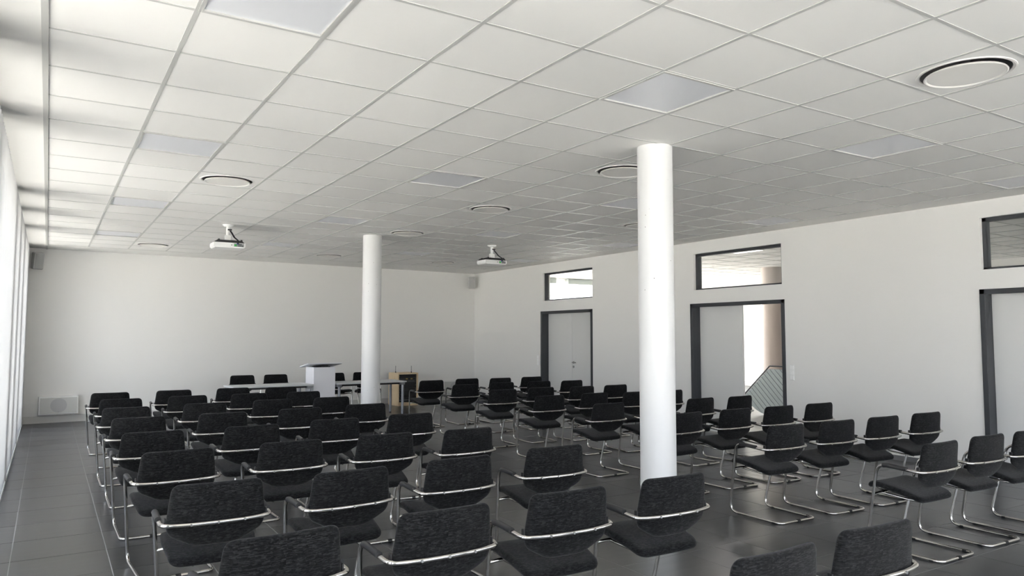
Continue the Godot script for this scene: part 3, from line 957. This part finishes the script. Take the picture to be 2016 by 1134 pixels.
func build_projectors() -> void:
	var spots := [[cell_x(3.5), "white projector hanging from the ceiling near the blinds"], [cell_x(10.5), "white projector hanging from the ceiling near the doors"]]
	for q in spots:
		var t := thing("ceiling_projector", q[1], "projector", Vector3(q[0], 0, cell_z(10.5)), 0.0, "ceiling projectors")
		var c := CEIL
		part(t, "ceiling_plate", lathe([Vector2(0.0, c - 0.035), Vector2(0.05, c - 0.035), Vector2(0.075, c - 0.012), Vector2(0.078, c - 0.0005), Vector2(0.0, c - 0.0005)], 24), M.white_plastic)
		part(t, "pole", lathe([Vector2(0.026, c - 0.17), Vector2(0.026, c - 0.03)], 18), M.white_plastic)
		part(t, "clamp", rbox(Vector3(-0.042, c - 0.235, -0.035), Vector3(0.042, c - 0.150, 0.035), 0.012), M.white_plastic)
		var arms := new_st()
		for s in [[-0.12, -0.09], [0.12, -0.09], [-0.12, 0.09], [0.12, 0.09]]:
			add_tube(arms, [Vector3(0, c - 0.222, 0), Vector3(s[0], c - 0.243, s[1])], 0.007, 6)
		part(t, "mount_arms", arms.commit(), M.steel)
		var body := new_st()
		var y0 := 2.803
		var y1 := 2.874
		# white casing with slanted lower corners
		var pr := PackedVector2Array([Vector2(-0.212, y1), Vector2(-0.212, y0 + 0.022), Vector2(-0.19, y0), Vector2(0.19, y0), Vector2(0.212, y0 + 0.022), Vector2(0.212, y1)])
		part(t, "casing", prism(pr, Vector3(0, 0, -0.15), Vector3.RIGHT, Vector3.UP, Vector3(0, 0, 0.30)), M.white_plastic)
		var pb := PackedVector2Array([Vector2(-0.20, y1), Vector2(0.20, y1), Vector2(0.165, y1 + 0.036), Vector2(-0.165, y1 + 0.036)])
		part(t, "base_plate", prism(pb, Vector3(0, 0, -0.145), Vector3.RIGHT, Vector3.UP, Vector3(0, 0, 0.29)), M.black_plastic)
		for s in [[-0.14, 0.11], [0.165, 0.11], [-0.14, -0.11], [0.165, -0.11]]:
			part(t, "foot", lathe([Vector2(0.013, y1 + 0.02), Vector2(0.013, y1 + 0.050), Vector2(0.0, y1 + 0.050)], 10), M.black_plastic, Vector3(s[0], 0, s[1]))
		# connectors on the side that faces the rows
		part(t, "port_panel", box(Vector3(0.055, y0 + 0.018, 0.150), Vector3(0.19, y1 - 0.008, 0.152)), M.grey_plastic)
		for k in 5:
			part(t, "port", box(Vector3(0.115 + 0.015 * (k % 3) * 1.6, y0 + 0.024 + 0.022 * int(k / 3.0), 0.151), Vector3(0.133 + 0.015 * (k % 3) * 1.6, y0 + 0.036 + 0.022 * int(k / 3.0), 0.156)), M.black_plastic)
		part(t, "port", box(Vector3(0.062, y0 + 0.024, 0.151), Vector3(0.088, y0 + 0.05, 0.162)), M.green)
		part(t, "port", box(Vector3(0.092, y0 + 0.050, 0.151), Vector3(0.112, y0 + 0.068, 0.165)), M.blue)
		part(t, "lock_slot", box(Vector3(0.02, y0 + 0.032, 0.150), Vector3(0.03, y0 + 0.046, 0.153)), M.black_plastic)
		part(t, "lens_ring", tube([Vector3(-0.10, 2.842, -0.148), Vector3(-0.10, 2.842, -0.175)], 0.036, 20), M.black_plastic)
		var cb := new_st()
		for o in [0.0, 0.012]:
			add_tube(cb, rounded([[Vector3(0.02 + o, c - 0.09, 0.026), 0], [Vector3(0.035 + o, c - 0.12, 0.05), 0.03], [Vector3(0.06 + o, c - 0.19, 0.11), 0.06], [Vector3(0.105 + o, c - 0.245, 0.175), 0.04], [Vector3(0.10 + o, 2.862, 0.17), 0]]), 0.0065, 6)
		part(t, "cable", cb.commit(), M.black_plastic)
		part(t, "cable_tie", box(Vector3(-0.01, c - 0.085, 0.018), Vector3(0.045, c - 0.065, 0.04)), M.black_plastic)

func build_switches() -> void:
	for q in [[-6.885, 3, "white three-gang light switch beside the half open door"], [-13.42, 3, "white three-gang light switch beside the door nearest the far wall"]]:
		var t := thing("light_switch", q[2], "light switch", Vector3(XR, 0, q[0]), 0.0, "wall light switches")
		part(t, "surround", rbox(Vector3(-0.009, 0.93, -0.037), Vector3(0.0, 1.155, 0.037), 0.003), M.white_plastic)
		for k in q[1]:
			part(t, "rocker", rbox(Vector3(-0.014, 0.9375 + 0.0725 * k, -0.028), Vector3(-0.008, 0.9375 + 0.0725 * k + 0.060, 0.028), 0.002), mat(Color(0.96, 0.96, 0.95), 0.4))

# ---------------------------------------------------------------- the foyer beyond the doors
func build_foyer() -> void:
	var xa := XR + 0.2
	var xe := 16.4
	var za := -16.2
	var f := structure("floor_foyer", "grey floor of the foyer beyond the doors", "floor")
	part(f, "surface", box(Vector3(xa, -0.3, za), Vector3(xe + 0.3, 0.0, ZREAR + 0.2)), mat(Color(0.50, 0.49, 0.47), 0.3))
	var c := structure("ceiling_foyer", "white tile ceiling of the foyer beyond the doors", "ceiling")
	part(c, "surface", box(Vector3(xa, CEIL, za), Vector3(xe + 0.3, CEIL + 0.45, ZREAR + 0.2)), M.tile1)
	for k in 12: part(c, "main_runner", box(Vector3(xa + 0.3 + k * CELL - 0.012, CEIL - 0.007, za), Vector3(xa + 0.3 + k * CELL + 0.012, CEIL + 0.01, ZREAR)), M.runner)
	for k in 32: part(c, "cross_runner", box(Vector3(xa, CEIL - 0.0055, za + k * CELL - 0.01), Vector3(xe, CEIL + 0.01, za + k * CELL + 0.01)), M.runner)
	# window wall across the foyer
	var w := structure("wall_foyer", "white window wall across the foyer", "wall")
	part(w, "sill_wall", box(Vector3(xe, -0.3, za), Vector3(xe + 0.3, 0.33, ZREAR + 0.2)), M.wall)
	part(w, "sill", rbox(Vector3(xe - 0.18, 0.22, za), Vector3(xe + 0.02, 0.35, ZREAR), 0.004), M.baseboard)
	part(w, "head_beam", box(Vector3(xe, 2.95, za), Vector3(xe + 0.3, CEIL + 0.3, ZREAR + 0.2)), M.wall)
	for z in [[-16.5, -15.8], [-13.2, -12.9], [-9.6, ZREAR + 0.2]]: part(w, "pillar", box(Vector3(xe, 0.3, z[0]), Vector3(xe + 0.3, 3.0, z[1])), M.wall)
	part(w, "end_wall", box(Vector3(xa, -0.3, ZREAR), Vector3(xe + 0.3, CEIL + 0.3, ZREAR + 0.25)), M.wall)
	# end of the foyer: glazed up to a header with two shade boxes
	var e := structure("wall_foyer_end", "glazed end wall of the foyer with shade boxes", "wall")
	part(e, "head_beam", box(Vector3(xa, 3.06, za - 0.3), Vector3(xe + 0.3, CEIL + 0.3, za)), M.wall)
	part(e, "sill_wall", box(Vector3(xa, -0.3, za - 0.3), Vector3(xe + 0.3, 0.3, za)), M.wall)
	part(e, "pier", box(Vector3(xa, -0.3, za - 0.3), Vector3(xa + 0.3, CEIL + 0.3, za)), M.wall)
	part(e, "pier", box(Vector3(xe - 0.3, -0.3, za - 0.3), Vector3(xe + 0.3, CEIL + 0.3, za)), M.wall)
	for x in [[xa + 0.35, 11.55], [11.95, 15.6]]: part(e, "shade_box", rbox(Vector3(x[0], 2.99, za), Vector3(x[1], 3.135, za + 0.14), 0.01), M.shade_box)
	for q in [[-15.75, -13.25, "beside the glazed end wall"], [-12.85, -9.65, "behind the beige column"]]:
		var sb := thing("roller_blind", "white sheer roller blind across the foyer " + q[2], "blind", Vector3(xe - 0.05, 0, 0), 0.0, "foyer roller blinds")
		part(sb, "cloth", box(Vector3(0, 0.36, q[0]), Vector3(0.004, 2.95, q[1])), M.sheer)
		part(sb, "roller", tube([Vector3(0, 2.98, q[0]), Vector3(0, 2.98, q[1])], 0.03, 12), M.white_plastic)
	var col := thing("foyer_column", "round beige column standing in the foyer behind the stair parapet", "column", Vector3(14.05, 0, -11.07))
	part(col, "shaft", lathe([Vector2(0.24, 0.0), Vector2(0.24, CEIL - 0.0005)], 48), M.foyer_column)
	# lit panel in the foyer ceiling
	var lp := thing("foyer_light_panel", "lit square light panel in the foyer ceiling", "light panel", Vector3(10.72, CEIL, -9.15))
	part(lp, "frame", box(Vector3(-0.31, -0.012, -0.31), Vector3(0.31, 0.0, 0.31)), M.runner)
	part(lp, "lamp_sheet", box(Vector3(-0.295, -0.014, -0.295), Vector3(0.295, -0.0125, 0.295)), M.lit)
	var al := AreaLight3D.new()
	al.name = "foyer_panel_light"
	al.area_size = Vector2(0.58, 0.58)
	al.light_color = Color(1.0, 0.97, 0.96)
	al.light_energy = 1.2
	al.area_range = 30.0
	al.shadow_enabled = true
	lp.add_child(al)
	al.position = Vector3(0, -0.02, 0)
	al.rotation.x = -PI / 2
	build_parapet()

func build_parapet() -> void:
	# boarded guard wall of the stairs, with a dark handrail
	var t := thing("stair_parapet", "grey boarded stair parapet with a dark handrail seen through the open door", "parapet", Vector3(12.2, 0, 0))
	var shape := PackedVector2Array([Vector2(-10.40, 0.30), Vector2(-9.74, 0.915), Vector2(-8.2, 0.915), Vector2(-8.2, 0.0), Vector2(-9.80, 0.0), Vector2(-9.92, 0.03), Vector2(-10.04, 0.08), Vector2(-10.18, 0.16)])
	var dirv := Vector2(1.0, -1.0).normalized()
	var nrm := Vector2(1.0, 1.0).normalized()
	for k in range(-3, 26):
		var s0 := -7.15 + 0.085 * k
		var a := nrm * (s0 + 0.0055)
		var b := nrm * (s0 + 0.0795)
		var strip := PackedVector2Array([a - dirv * 30, a + dirv * 30, b + dirv * 30, b - dirv * 30])
		for poly in Geometry2D.intersect_polygons(shape, strip):
			if poly.size() >= 3: part(t, "board", prism(poly, Vector3(-0.014, 0, 0), Vector3(0, 0, 1), Vector3.UP, Vector3(0.014, 0, 0)), M.foyer_board)
	part(t, "backing", prism(shape, Vector3(0, 0, 0), Vector3(0, 0, 1), Vector3.UP, Vector3(0.09, 0, 0)), M.frame_dark)
	part(t, "handrail", tube(rounded([[Vector3(0.03, 0.335, -10.42), 0], [Vector3(0.03, 0.975, -9.735), 0.02], [Vector3(0.03, 0.975, -8.2), 0]]), 0.014, 8), M.frame_dark)

func build_outside() -> void:
	var gnd := structure("ground_outside", "pale paving outside the windows", "ground")
	part(gnd, "paving", box(Vector3(-60, -0.5, -70), Vector3(60, -0.32, 60)), M.outside_ground)

# ---------------------------------------------------------------- scene
func _ready() -> void:
	cam = Camera3D.new()
	cam.name = "camera"
	cam.position = Vector3(0, EYE, 0)
	cam.rotation = Vector3(0.0662, -0.5627, 0.0008)
	cam.fov = rad_to_deg(2.0 * atan(567.0 / 1446.48))
	cam.near = 0.05
	cam.far = 300.0
	add_child(cam)
	var env := Environment.new()
	env.background_mode = Environment.BG_SKY
	var sm := ProceduralSkyMaterial.new()
	sm.sky_top_color = Color(0.87, 0.92, 1.0)
	sm.sky_horizon_color = Color(0.97, 0.98, 1.0)
	sm.ground_bottom_color = Color(0.70, 0.69, 0.66)
	sm.ground_horizon_color = Color(0.90, 0.90, 0.90)
	sm.sun_angle_max = 1.0
	sm.energy_multiplier = 1.0
	env.sky = Sky.new()
	env.sky.sky_material = sm
	env.background_energy_multiplier = 3.5
	env.tonemap_mode = Environment.TONE_MAPPER_LINEAR
	env.tonemap_exposure = 2.12
	env.sdfgi_enabled = true
	env.ssao_enabled = true
	env.ssil_enabled = true
	var we := WorldEnvironment.new()
	we.name = "environment"
	we.environment = env
	add_child(we)
	var sun := DirectionalLight3D.new()
	sun.name = "sun"
	sun.light_color = Color(1.0, 0.975, 0.94)
	sun.light_energy = 10.0
	sun.shadow_enabled = true
	sun.light_angular_distance = 0.6
	add_child(sun)
	sun.look_at_from_position(Vector3.ZERO, Vector3(-0.12, -1.0, 0.75), Vector3.UP)

	make_materials()
	build_floor()
	build_ceiling()
	build_walls()
	build_facade()
	build_outside()
	build_foyer()
	build_columns()
	build_blinds()
	build_chairs()
	build_tables()
	build_lectern()
	build_rack()
	build_speakers()
	build_projectors()
	build_lamps()
	build_diffusers()
	build_switches()
